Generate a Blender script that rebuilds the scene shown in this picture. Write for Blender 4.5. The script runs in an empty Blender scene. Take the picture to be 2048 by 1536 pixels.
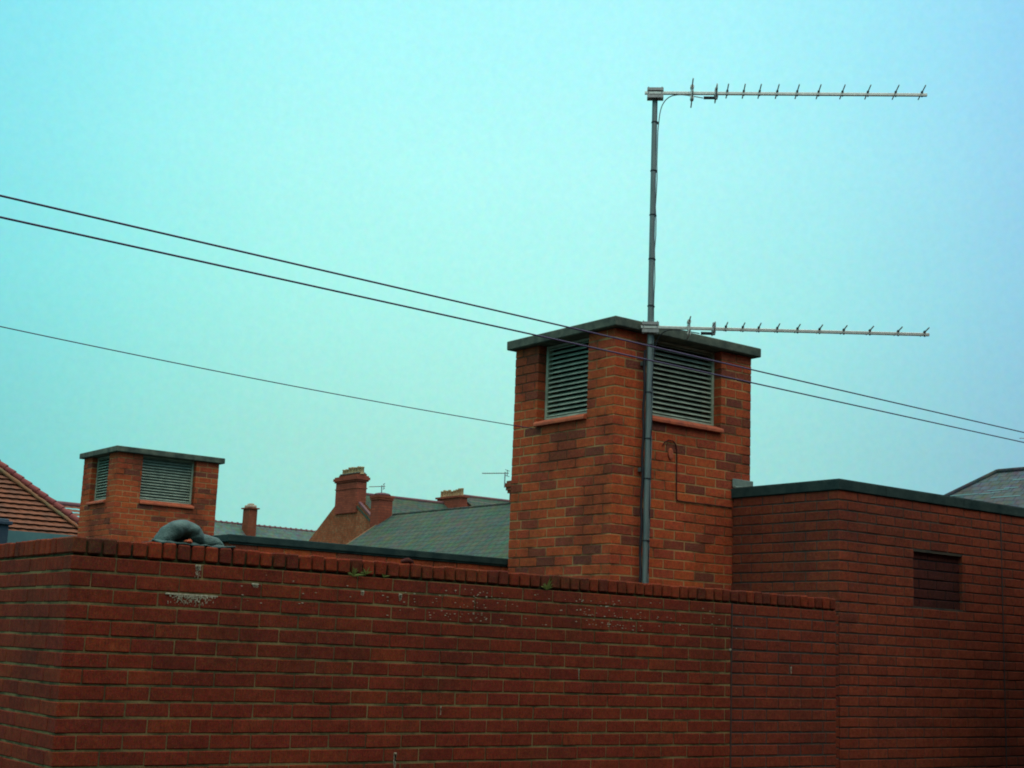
import bpy, math, random
from mathutils import Vector, Matrix
from math import radians as RAD, sin, cos, pi
random.seed(11)
S = bpy.context.scene
COL = S.collection

# ---------------------------------------------------------------- camera
cd = bpy.data.cameras.new("camera"); cam = bpy.data.objects.new("camera", cd); COL.objects.link(cam)
F = 2850.0
cd.sensor_width = 36.0; cd.lens = F/2048*36.0; cd.clip_start = 0.05; cd.clip_end = 3000
p_, r_, y_ = RAD(10.66), RAD(2.27), RAD(37.2)
fw = Vector((0, cos(p_), sin(p_))); up = Vector((0, -sin(p_), cos(p_))); rt = Vector((1, 0, 0))
R_ = rt*cos(r_) + up*sin(r_); U_ = up*cos(r_) - rt*sin(r_)
Mz = Matrix.Rotation(-y_, 3, 'Z')
R_, U_, fw = Mz @ R_, Mz @ U_, Mz @ fw
CZ = 3.3
cam.matrix_world = Matrix(((R_.x, U_.x, -fw.x, 0), (R_.y, U_.y, -fw.y, 0), (R_.z, U_.z, -fw.z, CZ), (0, 0, 0, 1)))
S.camera = cam

# ---------------------------------------------------------------- sky
W = bpy.data.worlds.new("World"); S.world = W; W.use_nodes = True
nt = W.node_tree; N = nt.nodes; L = nt.links; N.clear()
def nd(t, **k):
    n = N.new(t)
    for a, b in k.items(): setattr(n, a, b)
    return n
out = nd('ShaderNodeOutputWorld'); bg = nd('ShaderNodeBackground'); bg2 = nd('ShaderNodeBackground'); add = nd('ShaderNodeAddShader')
sky = nd('ShaderNodeTexSky'); sky.sky_type = 'NISHITA'; sky.sun_disc = False
SUN_EL, SUN_AZ = RAD(52), RAD(200)      # azimuth measured clockwise from +Y
sky.sun_elevation = SUN_EL; sky.sun_rotation = SUN_AZ
L.new(sky.outputs[0], bg2.inputs[0]); bg2.inputs[1].default_value = 0.004
tc = nd('ShaderNodeTexCoord'); sep = nd('ShaderNodeSeparateXYZ'); L.new(tc.outputs['Generated'], sep.inputs[0])
ramp = nd('ShaderNodeValToRGB'); L.new(sep.outputs['Z'], ramp.inputs[0])
cr = ramp.color_ramp
stops = [(0.0, (.30, .66, .60)), (0.14, (.376, .79, .70)), (0.24, (.415, .92, .84)), (0.33, (.452, .97, .935)),
         (0.40, (.43, .97, .98)), (0.47, (.42, .96, 1.0)), (0.75, (1.8, 2.0, 2.05)), (1.0, (2.4, 2.4, 2.35))]
while len(cr.elements) < len(stops): cr.elements.new(.5)
for e, (p, c) in zip(cr.elements, stops): e.position = p; e.color = (*c, 1)
# sky colour with lens falloff put in: deeper cyan left, lilac blue right of view
dotr = nd('ShaderNodeVectorMath', operation='DOT_PRODUCT'); L.new(tc.outputs['Generated'], dotr.inputs[0])
dotr.inputs[1].default_value = (cos(RAD(-37.2)), sin(RAD(-37.2)), 0)
mr = nd('ShaderNodeMapRange'); mr.inputs[1].default_value = -.4; mr.inputs[2].default_value = .4; L.new(dotr.outputs['Value'], mr.inputs[0])
side = nd('ShaderNodeValToRGB'); L.new(mr.outputs[0], side.inputs[0]); sr_ = side.color_ramp; sr_.interpolation = 'B_SPLINE'
sst = [(0.0, (.50, .76, .88)), (.09, (.56, .82, .91)), (.19, (.74, .92, .95)), (.31, (.94, .98, .97)), (.48, (1, 1, 1)), (.62, (1, .98, 1)), (.76, (.84, .88, .96)), (.86, (.74, .75, .94)), (.93, (.66, .65, .91)), (1, (.62, .60, .89))]
while len(sr_.elements) < len(sst): sr_.elements.new(.5)
for e, (p, c) in zip(sr_.elements, sst): e.position = p; e.color = (*c, 1)
mrz = nd('ShaderNodeMapRange'); mrz.inputs[1].default_value = .62; mrz.inputs[2].default_value = .46; L.new(sep.outputs['Z'], mrz.inputs[0])
mixb = nd('ShaderNodeMix', data_type='RGBA', blend_type='MULTIPLY'); L.new(mrz.outputs[0], mixb.inputs[0])
L.new(ramp.outputs[0], mixb.inputs[6]); L.new(side.outputs[0], mixb.inputs[7])
# uneven, slightly mottled cloud
nz = nd('ShaderNodeTexNoise'); nz.inputs['Scale'].default_value = 4.5; nz.inputs['Detail'].default_value = 6; nz.inputs['Roughness'].default_value = .6; L.new(tc.outputs['Generated'], nz.inputs[0])
mrn = nd('ShaderNodeMapRange'); mrn.inputs[3].default_value = .965; mrn.inputs[4].default_value = 1.035; L.new(nz.outputs[0], mrn.inputs[0])
nz2 = nd('ShaderNodeTexNoise'); nz2.inputs['Scale'].default_value = 210; nz2.inputs['Detail'].default_value = 3; nz2.inputs['Roughness'].default_value = .7; L.new(tc.outputs['Generated'], nz2.inputs[0])
mot = nd('ShaderNodeVectorMath', operation='MULTIPLY_ADD'); L.new(nz2.outputs[1], mot.inputs[0]); mot.inputs[1].default_value = (.34, .16, .20); mot.inputs[2].default_value = (.83, .92, .90)
mu2 = nd('ShaderNodeVectorMath', operation='MULTIPLY'); L.new(mixb.outputs[2], mu2.inputs[0]); L.new(mot.outputs[0], mu2.inputs[1])
mul = nd('ShaderNodeVectorMath', operation='SCALE'); L.new(mu2.outputs[0], mul.inputs[0]); L.new(mrn.outputs[0], mul.inputs['Scale'])
L.new(mul.outputs[0], bg.inputs[0]); bg.inputs[1].default_value = 1.0
L.new(bg.outputs[0], add.inputs[0]); L.new(bg2.outputs[0], add.inputs[1]); L.new(add.outputs[0], out.inputs[0])

sd = bpy.data.lights.new("sun", 'SUN'); sd.energy = 0.6; sd.angle = RAD(35); sd.color = (1, .86, .7)
so = bpy.data.objects.new("sun", sd); COL.objects.link(so)
sv = Vector((sin(SUN_AZ)*cos(SUN_EL), cos(SUN_AZ)*cos(SUN_EL), sin(SUN_EL)))
so.rotation_euler = sv.to_track_quat('Z', 'Y').to_euler()
S.view_settings.view_transform = 'Standard'; S.view_settings.look = 'None'; S.view_settings.gamma = 1; S.view_settings.exposure = 0
S.cycles.max_bounces = 6; S.cycles.pixel_filter_type = 'BLACKMAN_HARRIS'; S.cycles.filter_width = 1.9

# ---------------------------------------------------------------- helpers
def tag(o, label=None, cat=None, group=None, kind=None):
    for k, v in (('label', label), ('category', cat), ('group', group), ('kind', kind)):
        if v: o[k] = v
    return o
def empty(name, loc=(0, 0, 0), **k):
    o = bpy.data.objects.new(name, None); COL.objects.link(o); o.location = loc; o.empty_display_size = .2
    return tag(o, **k)
class MB:
    def __init__(s): s.v = []; s.f = []; s.m = []; s.uv = []; s.sm = []
    def face(s, pts, m=0, uv=None, smooth=False):
        b = len(s.v); s.v += [tuple(p) for p in pts]; s.f.append(tuple(range(b, b+len(pts)))); s.m.append(m); s.sm.append(smooth)
        s.uv += uv if uv else [(0, 0)]*len(pts)
    def poly(s, verts, faces, m=0, smooth=False):
        b = len(s.v); s.v += [tuple(v) for v in verts]
        for f in faces: s.f.append(tuple(b+i for i in f)); s.m.append(m); s.uv += [(0, 0)]*len(f); s.sm.append(smooth)
    def box(s, a, b, m=0):
        x0, y0, z0 = (min(a[i], b[i]) for i in range(3)); x1, y1, z1 = (max(a[i], b[i]) for i in range(3))
        V = [(x0, y0, z0), (x1, y0, z0), (x1, y1, z0), (x0, y1, z0), (x0, y0, z1), (x1, y0, z1), (x1, y1, z1), (x0, y1, z1)]
        s.poly(V, [(0, 3, 2, 1), (4, 5, 6, 7), (0, 1, 5, 4), (1, 2, 6, 5), (2, 3, 7, 6), (3, 0, 4, 7)], m)
    def cbox(s, a, b, c=.004, m=0, j=0, jt=0):
        """chamfered box; j = corner jitter"""
        lo = [min(a[i], b[i]) for i in range(3)]; hi = [max(a[i], b[i]) for i in range(3)]
        V = []; idx = {}
        for X in (0, 1):
            for Y in (0, 1):
                for Z in (0, 1):
                    jj = [random.uniform(-j, j) for _ in range(3)]
                    P = [(lo, hi)[q][i] for i, q in enumerate((X, Y, Z))]
                    sg = [1 if q == 0 else -1 for q in (X, Y, Z)]
                    for ax in range(3):
                        v = [P[i]+jj[i]+(sg[i]*c if i != ax else 0) for i in range(3)]
                        idx[(X, Y, Z, ax)] = len(V); V.append(v)
        fs = []
        I = lambda X, Y, Z, a: idx[(X, Y, Z, a)]
        fs += [(I(0,0,0,0), I(0,0,1,0), I(0,1,1,0), I(0,1,0,0)), (I(1,0,0,0), I(1,1,0,0), I(1,1,1,0), I(1,0,1,0))]
        fs += [(I(0,0,0,1), I(1,0,0,1), I(1,0,1,1), I(0,0,1,1)), (I(0,1,0,1), I(0,1,1,1), I(1,1,1,1), I(1,1,0,1))]
        fs += [(I(0,0,0,2), I(0,1,0,2), I(1,1,0,2), I(1,0,0,2)), (I(0,0,1,2), I(1,0,1,2), I(1,1,1,2), I(0,1,1,2))]
        for Y in (0, 1):
            for Z in (0, 1): fs.append((I(0,Y,Z,1), I(1,Y,Z,1), I(1,Y,Z,2), I(0,Y,Z,2)))
        for X in (0, 1):
            for Z in (0, 1): fs.append((I(X,0,Z,0), I(X,1,Z,0), I(X,1,Z,2), I(X,0,Z,2)))
            for Y in (0, 1): fs.append((I(X,Y,0,0), I(X,Y,1,0), I(X,Y,1,1), I(X,Y,0,1)))
        for X in (0, 1):
            for Y in (0, 1):
                for Z in (0, 1): fs.append((I(X,Y,Z,0), I(X,Y,Z,1), I(X,Y,Z,2)))
        if jt:
            cx, cy, cz = [(lo[i]+hi[i])/2 for i in range(3)]; t = random.uniform(-jt, jt)
            V = [[v[0], v[1], v[2]+(v[0]-cx+v[1]-cy)*t] for v in V]
        s.poly(V, fs, m)
    def tube(s, pts, rad, n=10, m=0, cap=True):
        pts = [Vector(p) for p in pts]; rr = rad if isinstance(rad, (list, tuple)) else [rad]*len(pts)
        V = []; prev = None
        for i, p in enumerate(pts):
            t = (pts[min(i+1, len(pts)-1)] - pts[max(i-1, 0)]).normalized()
            if prev is None:
                a = Vector((0, 0, 1)) if abs(t.z) < .9 else Vector((1, 0, 0)); u = t.cross(a).normalized()
            else: u = (prev - t*prev.dot(t)).normalized()
            w = t.cross(u); prev = u
            for k in range(n):
                an = 2*pi*k/n; V.append(p + (u*cos(an) + w*sin(an))*rr[i])
        fs = [(i*n+k, i*n+(k+1) % n, (i+1)*n+(k+1) % n, (i+1)*n+k) for i in range(len(pts)-1) for k in range(n)]
        s.poly(V, fs, m, True)
        if cap: s.poly(V[:n], [tuple(range(n))[::-1]], m); s.poly(V[-n:], [tuple(range(n))], m)
    def build(s, name, mats, parent=None, bevel=0, **k):
        me = bpy.data.meshes.new(name); me.from_pydata(s.v, [], s.f)
        for mt in (mats if isinstance(mats, (list, tuple)) else [mats]): me.materials.append(mt)
        me.polygons.foreach_set('material_index', s.m); me.polygons.foreach_set('use_smooth', s.sm)
        ul = me.uv_layers.new(name='UVMap')
        flat = [c for q in s.uv for c in q]; ul.data.foreach_set('uv', flat)
        me.validate(); me.update()
        o = bpy.data.objects.new(name, me); COL.objects.link(o)
        if parent: o.parent = parent; o.matrix_parent_inverse = Matrix.Translation(-Vector(parent.location))
        if bevel:
            bm = o.modifiers.new('bevel', 'BEVEL'); bm.width = bevel; bm.segments = 2; bm.limit_method = 'ANGLE'
        return tag(o, **k)

# ---------------------------------------------------------------- materials
def mat(name, rough=.85, spec=.3):
    m = bpy.data.materials.new(name); m.use_nodes = True; t = m.node_tree
    b = t.nodes['Principled BSDF']; b.inputs['Roughness'].default_value = rough; b.inputs['Specular IOR Level'].default_value = spec
    return m, t, b
def ramp_(t, fac, stops, interp='LINEAR'):
    r = t.nodes.new('ShaderNodeValToRGB'); r.color_ramp.interpolation = interp
    e = r.color_ramp.elements
    while len(e) < len(stops): e.new(.5)
    for q, (p, c) in zip(e, stops): q.position = p; q.color = (*c, 1)
    t.links.new(fac, r.inputs[0]); return r.outputs[0]
def noise_(t, co, scale, detail=3, rough=.55, out=0):
    n = t.nodes.new('ShaderNodeTexNoise'); n.inputs['Scale'].default_value = scale; n.inputs['Detail'].default_value = detail; n.inputs['Roughness'].default_value = rough
    t.links.new(co, n.inputs['Vector']); return n.outputs[out]
def mix_(t, fac, a, b, mode='MIX'):
    n = t.nodes.new('ShaderNodeMix'); n.data_type = 'RGBA'; n.blend_type = mode
    for i, v in ((0, fac), (6, a), (7, b)):
        if isinstance(v, (int, float)): n.inputs[i].default_value = v
        elif isinstance(v, tuple): n.inputs[i].default_value = (*v, 1)
        else: t.links.new(v, n.inputs[i])
    return n.outputs[2]
def mapr(t, v, a, b, c=0., d=1.):
    n = t.nodes.new('ShaderNodeMapRange'); t.links.new(v, n.inputs[0])
    for i, q in zip((1, 2, 3, 4), (a, b, c, d)): n.inputs[i].default_value = q
    return n.outputs[0]
def bump_(t, b, h, dist, strength=1.):
    n = t.nodes.new('ShaderNodeBump'); n.inputs['Distance'].default_value = dist; n.inputs['Strength'].default_value = strength
    t.links.new(h, n.inputs['Height']); t.links.new(n.outputs[0], b.inputs['Normal'])
def scalev(t, co, s):
    n = t.nodes.new('ShaderNodeMapping'); n.inputs['Scale'].default_value = s; t.links.new(co, n.inputs[0]); return n.outputs[0]

def brick_mat(name, ramp, speck=(.05, .02, .02), speck_amt=.5, light=(.45, .2, .12), moss=.5, grime=(.05, .022, .016), flat=(.2, .03, .012), even=.35):
    m, t, b = mat(name, .95, .04)
    co = t.nodes.new('ShaderNodeTexCoord').outputs['Object']; g = t.nodes.new('ShaderNodeNewGeometry')
    col = mix_(t, even, ramp_(t, g.outputs['Random Per Island'], ramp), flat)
    big = noise_(t, co, 2.2, 3)                               # weathering in broad patches
    col = mix_(t, mapr(t, big, .46, .70, 0, moss), col, grime, 'MIX')
    mid = noise_(t, co, 28, 5, .65)
    col = mix_(t, mapr(t, mid, .35, .75, 0, .6), col, (.3, .26, .26), 'MULTIPLY')
    # wire-cut vertical drag texture
    dr = noise_(t, scalev(t, co, (260, 260, 30)), 1.0, 2)
    col = mix_(t, mapr(t, dr, .45, .7, 0, .45), col, speck)
    fine = noise_(t, co, 330, 2, .7)
    col = mix_(t, mapr(t, fine, .52, .72, 0, speck_amt), col, speck)
    fine2 = noise_(t, co, 420, 1, .5, 0)
    col = mix_(t, mapr(t, fine2, .60, .74, 0, speck_amt*.9), col, light)
    hue = t.nodes.new('ShaderNodeTexNoise'); hue.inputs['Scale'].default_value = 95; hue.inputs['Detail'].default_value = 3; hue.inputs['Roughness'].default_value = .8; t.links.new(co, hue.inputs['Vector'])
    hs = t.nodes.new('ShaderNodeVectorMath'); hs.operation = 'MULTIPLY_ADD'; t.links.new(hue.outputs[1], hs.inputs[0]); hs.inputs[1].default_value = (3.4, 3.8, 4.2); hs.inputs[2].default_value = (-.62, -.75, -.9)
    col = mix_(t, .62, col, hs.outputs[0], 'MULTIPLY')
    t.links.new(col, b.inputs['Base Color'])
    bump_(t, b, dr, .0016, .8)
    return m
def mortar_mat(name, a, c, scale=6, th=(.4, .6)):
    m, t, b = mat(name, 1., .03)
    co = t.nodes.new('ShaderNodeTexCoord').outputs['Object']
    n = noise_(t, co, scale, 4, .6); col = mix_(t, mapr(t, n, *th), a, c)
    n2 = noise_(t, co, 150, 2); col = mix_(t, mapr(t, n2, .4, .8, 0, .5), col, (.04, .04, .03))
    t.links.new(col, b.inputs['Base Color']); bump_(t, b, n2, .002); return m
def plain_mat(name, c1, c2, scale=20, rough=.7, metal=0., bump=.001, stretch=(1, 1, 1), spec=.4):
    m, t, b = mat(name, rough, spec*.5 if metal == 0 else spec); b.inputs['Metallic'].default_value = metal
    co = scalev(t, t.nodes.new('ShaderNodeTexCoord').outputs['Object'], stretch)
    n = noise_(t, co, scale, 5, .6); t.links.new(mix_(t, mapr(t, n, .3, .7), c1, c2), b.inputs['Base Color'])
    n2 = noise_(t, co, scale*8, 3)
    if bump: bump_(t, b, n2, bump)
    return m

M = {}
M['brick_front'] = brick_mat('dark_red_brick', [(0, (.150, .024, .013)), (.35, (.185, .032, .014)), (.6, (.16, .026, .016)), (.85, (.215, .042, .016)), (1, (.125, .020, .013))], speck=(.045, .016, .010), light=(.34, .10, .05), moss=.55, grime=(.065, .022, .014), flat=(.165, .029, .014), even=.25)
M['brick_cope'] = brick_mat('coping_brick', [(0, (.16, .026, .012)), (.45, (.22, .036, .014)), (.8, (.12, .022, .013)), (1, (.075, .022, .015))], speck=(.04, .02, .012), light=(.42, .13, .06), moss=.6, grime=(.05, .03, .015), flat=(.18, .030, .013), even=.1)
M['brick_tower'] = brick_mat('rustic_orange_brick', [(0, (.36, .056, .019)), (.25, (.45, .080, .022)), (.46, (.38, .056, .026)), (.66, (.50, .098, .024)), (.76, (.34, .052, .026)), (.84, (.20, .040, .024)), (.90, (.07, .032, .026)), (.95, (.055, .030, .03)), (1, (.36, .064, .022))], speck=(.12, .028, .018), light=(.62, .20, .08), speck_amt=.8, moss=.75, grime=(.11, .032, .016), flat=(.36, .065, .023), even=.22)
M['brick_block'] = brick_mat('brown_brick', [(0, (.17, .034, .018)), (.4, (.215, .045, .021)), (.85, (.25, .056, .025)), (.96, (.15, .036, .02)), (1, (.085, .031, .026))], speck=(.06, .02, .014), light=(.36, .12, .06), speck_amt=.7, moss=.6, grime=(.08, .026, .018), flat=(.19, .040, .020), even=.4)
M['brick_block2'] = brick_mat('dark_brown_brick', [(0, (.13, .025, .014)), (.4, (.165, .033, .016)), (.85, (.19, .040, .018)), (1, (.10, .024, .018))], speck=(.045, .016, .012), light=(.30, .10, .06), speck_amt=.7, moss=.6, grime=(.06, .022, .016), flat=(.18, .033, .015), even=.4)
M['brick_soot'] = brick_mat('sooted_brick', [(0, (.060, .018, .014)), (1, (.09, .026, .018))], speck=(.02, .012, .012), light=(.12, .05, .04), flat=(.07, .02, .016))
M['mortar_front'] = mortar_mat('olive_mortar', (.20, .155, .065), (.05, .055, .026), 5)
M['mortar_tower'] = mortar_mat('buff_mortar', (.36, .21, .085), (.075, .034, .018), 2.2, (.42, .58))
M['mortar_block'] = mortar_mat('dark_mortar', (.035, .042, .038), (.07, .06, .045), 5)
M['mortar_cope'] = mortar_mat('mossy_mortar', (.012, .016, .008), (.05, .055, .022), 14)
M['joint'] = plain_mat('mastic', (.05, .028, .022), (.03, .03, .026), 12)
M['felt'] = plain_mat('roof_felt', (.014, .030, .030), (.038, .060, .052), 7, 1., 0, .003, spec=.05)
M['felt_light'] = plain_mat('pale_roof_felt', (.055, .13, .13), (.08, .16, .15), 6, .8)
M['concrete'] = plain_mat('weathered_concrete', (.028, .040, .034), (.105, .12, .085), 9, .95, 0, .003)
M['sill'] = plain_mat('clay_sill', (.42, .095, .036), (.24, .055, .030), 14, .8, 0, .002)
M['louvre'] = plain_mat('grey_green_paint', (.33, .38, .28), (.15, .19, .145), 9, .55, 0, .0006)
M['louvre_frame'] = plain_mat('pale_green_paint', (.34, .40, .29), (.16, .20, .15), 7, .6, 0, .0006)
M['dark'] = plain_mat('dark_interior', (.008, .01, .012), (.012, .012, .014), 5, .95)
M['lead'] = plain_mat('lead_sheet', (.11, .15, .125), (.18, .22, .17), 18, .6, .2, .002)
M['galv'] = plain_mat('galvanised_steel', (.10, .125, .12), (.17, .20, .18), 26, .5, .5, .0006, (1, 1, .15))
M['alu'] = plain_mat('aluminium', (.42, .38, .34), (.56, .52, .46), 40, .42, .8, 0)
M['alu_dark'] = plain_mat('tarnished_aluminium', (.20, .19, .18), (.3, .28, .26), 40, .5, .7, 0)
M['black'] = plain_mat('black_plastic', (.012, .012, .016), (.025, .024, .028), 30, .5, 0, 0)
M['grey_plastic'] = plain_mat('grey_plastic', (.11, .12, .13), (.16, .16, .17), 30, .5, 0, 0)
M['cable'] = plain_mat('cable_sheath', (.05, .028, .075), (.07, .042, .09), 30, .5, 0, 0)
M['fungus'] = plain_mat('white_deposit', (.50, .50, .36), (.20, .15, .09), 60, .95)
M['leaf'] = plain_mat('leaf', (.10, .15, .03), (.16, .19, .045), 30, .6)
M['cowl'] = plain_mat('weathered_grey_cowl', (.035, .066, .062), (.08, .135, .115), 14, .75, 0, .006)
M['cowl_shade'] = plain_mat('painted_cowl_shade', (.032, .045, .062), (.055, .075, .085), 20, .9, 0, .004)  # dark bluish tone standing for the shade inside the cowl
M['ground'] = plain_mat('asphalt', (.045, .048, .048), (.06, .06, .058), 3, .9, 0, .004)
M['timber'] = plain_mat('dark_blue_board', (.02, .035, .055), (.03, .05, .06), 6, .7)
M['pot'] = plain_mat('buff_clay_pot', (.62, .42, .21), (.42, .27, .14), 5, .85)
M['cream'] = plain_mat('cream_cement', (.42, .32, .22), (.32, .26, .19), 3, .9)

def wall_tex(name, c1, c2, mort, bw=.225, rh=.075, sp=.25, ms=.012):
    m, t, b = mat(name, 1., .03)
    g = t.nodes.new('ShaderNodeTexCoord'); s = t.nodes.new('ShaderNodeSeparateXYZ'); t.links.new(g.outputs['Object'], s.inputs[0])
    a = t.nodes.new('ShaderNodeMath'); t.links.new(s.outputs[0], a.inputs[0]); t.links.new(s.outputs[1], a.inputs[1])
    c = t.nodes.new('ShaderNodeCombineXYZ'); t.links.new(a.outputs[0], c.inputs[0]); t.links.new(s.outputs[2], c.inputs[1])
    br = t.nodes.new('ShaderNodeTexBrick'); t.links.new(c.outputs[0], br.inputs['Vector'])
    for k, v in (('Color1', (*c1, 1)), ('Color2', (*c2, 1)), ('Mortar', (*mort, 1)), ('Scale', 1.), ('Mortar Size', ms), ('Brick Width', bw), ('Row Height', rh), ('Bias', 0.)): br.inputs[k].default_value = v
    n = noise_(t, g.outputs['Object'], 1.3, 6, .75); n2 = noise_(t, g.outputs['Object'], 7, 4, .8)
    col = mix_(t, mapr(t, n, .35, .7, 0, .6), br.outputs[0], (.35, .33, .3), 'MULTIPLY')
    col = mix_(t, mapr(t, n2, .5, .75, 0, sp), col, (.34, .25, .13)); t.links.new(col, b.inputs['Base Color']); return m
M['far_brick'] = wall_tex('terrace_brick', (.28, .064, .030), (.21, .05, .028), (.18, .07, .04), sp=.2)
M['far_stack'] = wall_tex('stack_brick', (.34, .085, .045), (.24, .062, .038), (.2, .06, .04), sp=.08)
M['pebble'] = wall_tex('speckled_gable', (.42, .10, .04), (.26, .075, .035), (.20, .09, .045), bw=.11, rh=.075, sp=.6, ms=.012)
def slate_mat(name, c1, c2, c3, bw=.25, rh=.2, ms=.012):
    m, t, b = mat(name, .85, .10)
    g = t.nodes.new('ShaderNodeTexCoord')
    br = t.nodes.new('ShaderNodeTexBrick'); t.links.new(g.outputs['UV'], br.inputs['Vector'])
    for k, v in (('Color1', (*c1, 1)), ('Color2', (*c2, 1)), ('Mortar', (*c3, 1)), ('Scale', 1.), ('Mortar Size', ms), ('Brick Width', bw), ('Row Height', rh), ('Bias', 0.)): br.inputs[k].default_value = v
    n = noise_(t, g.outputs['Object'], 3.2, 6, .8); n2 = noise_(t, g.outputs['Object'], .5, 4)
    col = mix_(t, mapr(t, n, .42, .72, 0, .75), br.outputs[0], (.095, .062, .042))
    n3 = noise_(t, scalev(t, g.outputs['Object'], (5.1, 5.1, 5.1)), 1, 4, .8)
    col = mix_(t, mapr(t, n3, .5, .75, 0, .5), col, (.025, .062, .040))
    n4 = t.nodes.new('ShaderNodeTexNoise'); n4.inputs['Scale'].default_value = 2.4; n4.inputs['Detail'].default_value = 5; n4.inputs['Roughness'].default_value = .85; t.links.new(g.outputs['Object'], n4.inputs['Vector'])
    h4 = t.nodes.new('ShaderNodeVectorMath'); h4.operation = 'MULTIPLY_ADD'; t.links.new(n4.outputs[1], h4.inputs[0]); h4.inputs[1].default_value = (5, 4, 5); h4.inputs[2].default_value = (-1.4, -.95, -1.4)
    col = mix_(t, .45, col, h4.outputs[0], 'MULTIPLY')
    col = mix_(t, mapr(t, n2, .4, .7, 0, .35), col, (.6, .62, .6), 'MULTIPLY')
    t.links.new(col, b.inputs['Base Color']); bump_(t, b, br.outputs['Fac'], .01, .6); return m
M['slate'] = slate_mat('welsh_slate', (.034, .078, .050), (.048, .082, .058), (.014, .028, .022))
M['slate_dark'] = slate_mat('blue_slate', (.045, .072, .078), (.066, .092, .10), (.022, .036, .044), .3, .22)
M['slate_far'] = slate_mat('grey_green_slate', (.065, .125, .10), (.08, .145, .115), (.05, .09, .08), .5, .3)
M['tile'] = plain_mat('orange_roof_tile', (.20, .066, .030), (.11, .05, .030), 2.6, .85, 0, .004)
M['tile_moss'] = plain_mat('mossy_mortar_bedding', (.11, .095, .045), (.22, .07, .032), 1.6, .9, 0, .004)
M['tile_red'] = plain_mat('red_ridge_tile', (.15, .034, .034), (.20, .05, .036), 3, .8, 0, .004)
M['tile_brown'] = plain_mat('brown_ridge_tile', (.11, .05, .06), (.15, .07, .06), 3, .8, 0, .004)

# ---------------------------------------------------------------- brick laying
def lay(mb, axis, fixed, inward, a0, a1, z0, n, ch, bl, openings=(), first=0, j=.0011, cut_first=.0, bed=.010, perp=.008, depth=.1025, start_half=None, trim=(1, 1)):
    """courses of bricks along X (axis 0) or Y (axis 1); outer face at 'fixed'; n courses going up from z0"""
    for k in range(n):
        za = z0+k*ch+bed; zb = z0+(k+1)*ch
        odd = (k+first) % 2
        if start_half is None: lo, hi, off = a0, a1, (0 if odd else -bl/2)
        else: lo, hi, off = (a0, a1, 0) if odd == start_half else (a0+(depth+perp)*trim[0], a1-(depth+perp)*trim[1], 0 if trim[0] else -bl/2)
        x = lo+off
        while x < hi-.004:
            s, e = max(x, lo), min(x+bl-perp, hi)
            x += bl
            if hi-x < .03 and e < hi: e = hi if hi-e < .03 else e
            if e-s < .012: continue
            segs = [(s, e)]
            for (oa, ob, oz0, oz1) in openings:
                if zb > oz0+.01 and za < oz1-.01:
                    ns = []
                    for (p, q) in segs:
                        if q <= oa or p >= ob: ns.append((p, q)); continue
                        if p < oa-.02: ns.append((p, oa))
                        if q > ob+.02: ns.append((ob, q))
                    segs = ns
            for (p, q) in segs:
                f = fixed+random.uniform(-.0016, .0016); g = fixed+inward*depth
                zz = random.uniform(-.0007, .0007)
                if axis == 0: mb.cbox((p, f, za+zz), (q, g, zb+zz), .0038, 0, j, .004)
                else: mb.cbox((f, p, za+zz), (g, q, zb+zz), .0038, 0, j, .004)

# ================================================================= GROUND
g = MB(); g.face([(-400, -400, 0), (400, -400, 0), (400, 600, 0), (-400, 600, 0)])
g.build('ground', M['ground'], kind='structure')

# ================================================================= FRONT WALL
XL, XR, YF, ZC = 2.455, 7.925, 6.6, 3.668      # left corner, right end, face, underside of the coping
wall = empty('brick_wall', (XL, YF, 0), label='long dark red brick wall across the foreground with a brick-on-edge top', cat='wall')
BX_ = 8.595; CH = .075; NC = 30; Z0 = ZC-NC*CH
mb = MB()
lay(mb, 0, YF, 1, XL, 6.884, Z0, NC, CH, .225, start_half=1, perp=.005, bed=.0105, trim=(1, 0))
lay(mb, 1, XL, 1, YF, 12.2, Z0, NC, CH, .225, start_half=0, perp=.005, bed=.0105)
mb.build('brickwork', M['brick_front'], wall)
mb = MB(); lay(mb, 0, YF, 1, 6.892, XR, Z0, NC, CH, .225, start_half=1, perp=.007, bed=.010, trim=(0, 1))
lay(mb, 1, XR, -1, YF, 7.13, Z0, NC, CH, .225, start_half=0, perp=.006)
lay(mb, 0, 7.13, 1, XR-.11, BX_, Z0, NC, CH, .225, start_half=1, perp=.006, trim=(0, 0))
mb.build('brickwork', M['brick_block2'], wall, label='browner brickwork with dark joints at the right end')
mb = MB(); e = .0042
mb.box((XL+e, YF+e, 0), (6.885, YF+.212, ZC+.002)); mb.box((XL+e, YF+.215, 0), (XL+.212, 12.2, ZC+.002)); mb.build('mortar', M['mortar_front'], wall)
mb = MB(); mb.box((6.891, YF+e, 0), (XR-e, YF+.212, ZC+.002)); mb.box((XR-.21, YF+.215, 0), (XR-e, 7.12, ZC+.002)); mb.box((XR-.11, 7.134, 0), (BX_, 7.3, ZC+.002))
mb.build('mortar', M['mortar_block'], wall)
mb = MB()                                            # lower courses stop, plain footing below
mb.box((XL, YF, 0), (XR, YF+.003, Z0)); mb.box((XL, YF+.003, 0), (XL+.003, 12.2, Z0)); mb.build('footing', M['brick_front'], wall)
mb = MB(); x = XL+.001
CT = 3.760
while x < XR-.03:
    w = .0655+random.uniform(-.0015, .0015); w = min(w, XR-x)
    zt = random.uniform(-.0045, .002)
    yy = random.uniform(-.003, .002)
    mb.cbox((x, YF-.001+yy, ZC+.013), (x+w, YF+.214, CT+zt), .007, 0, .0022); x += w+.0110+random.uniform(-.002, .002)
y = YF+.222
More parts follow.
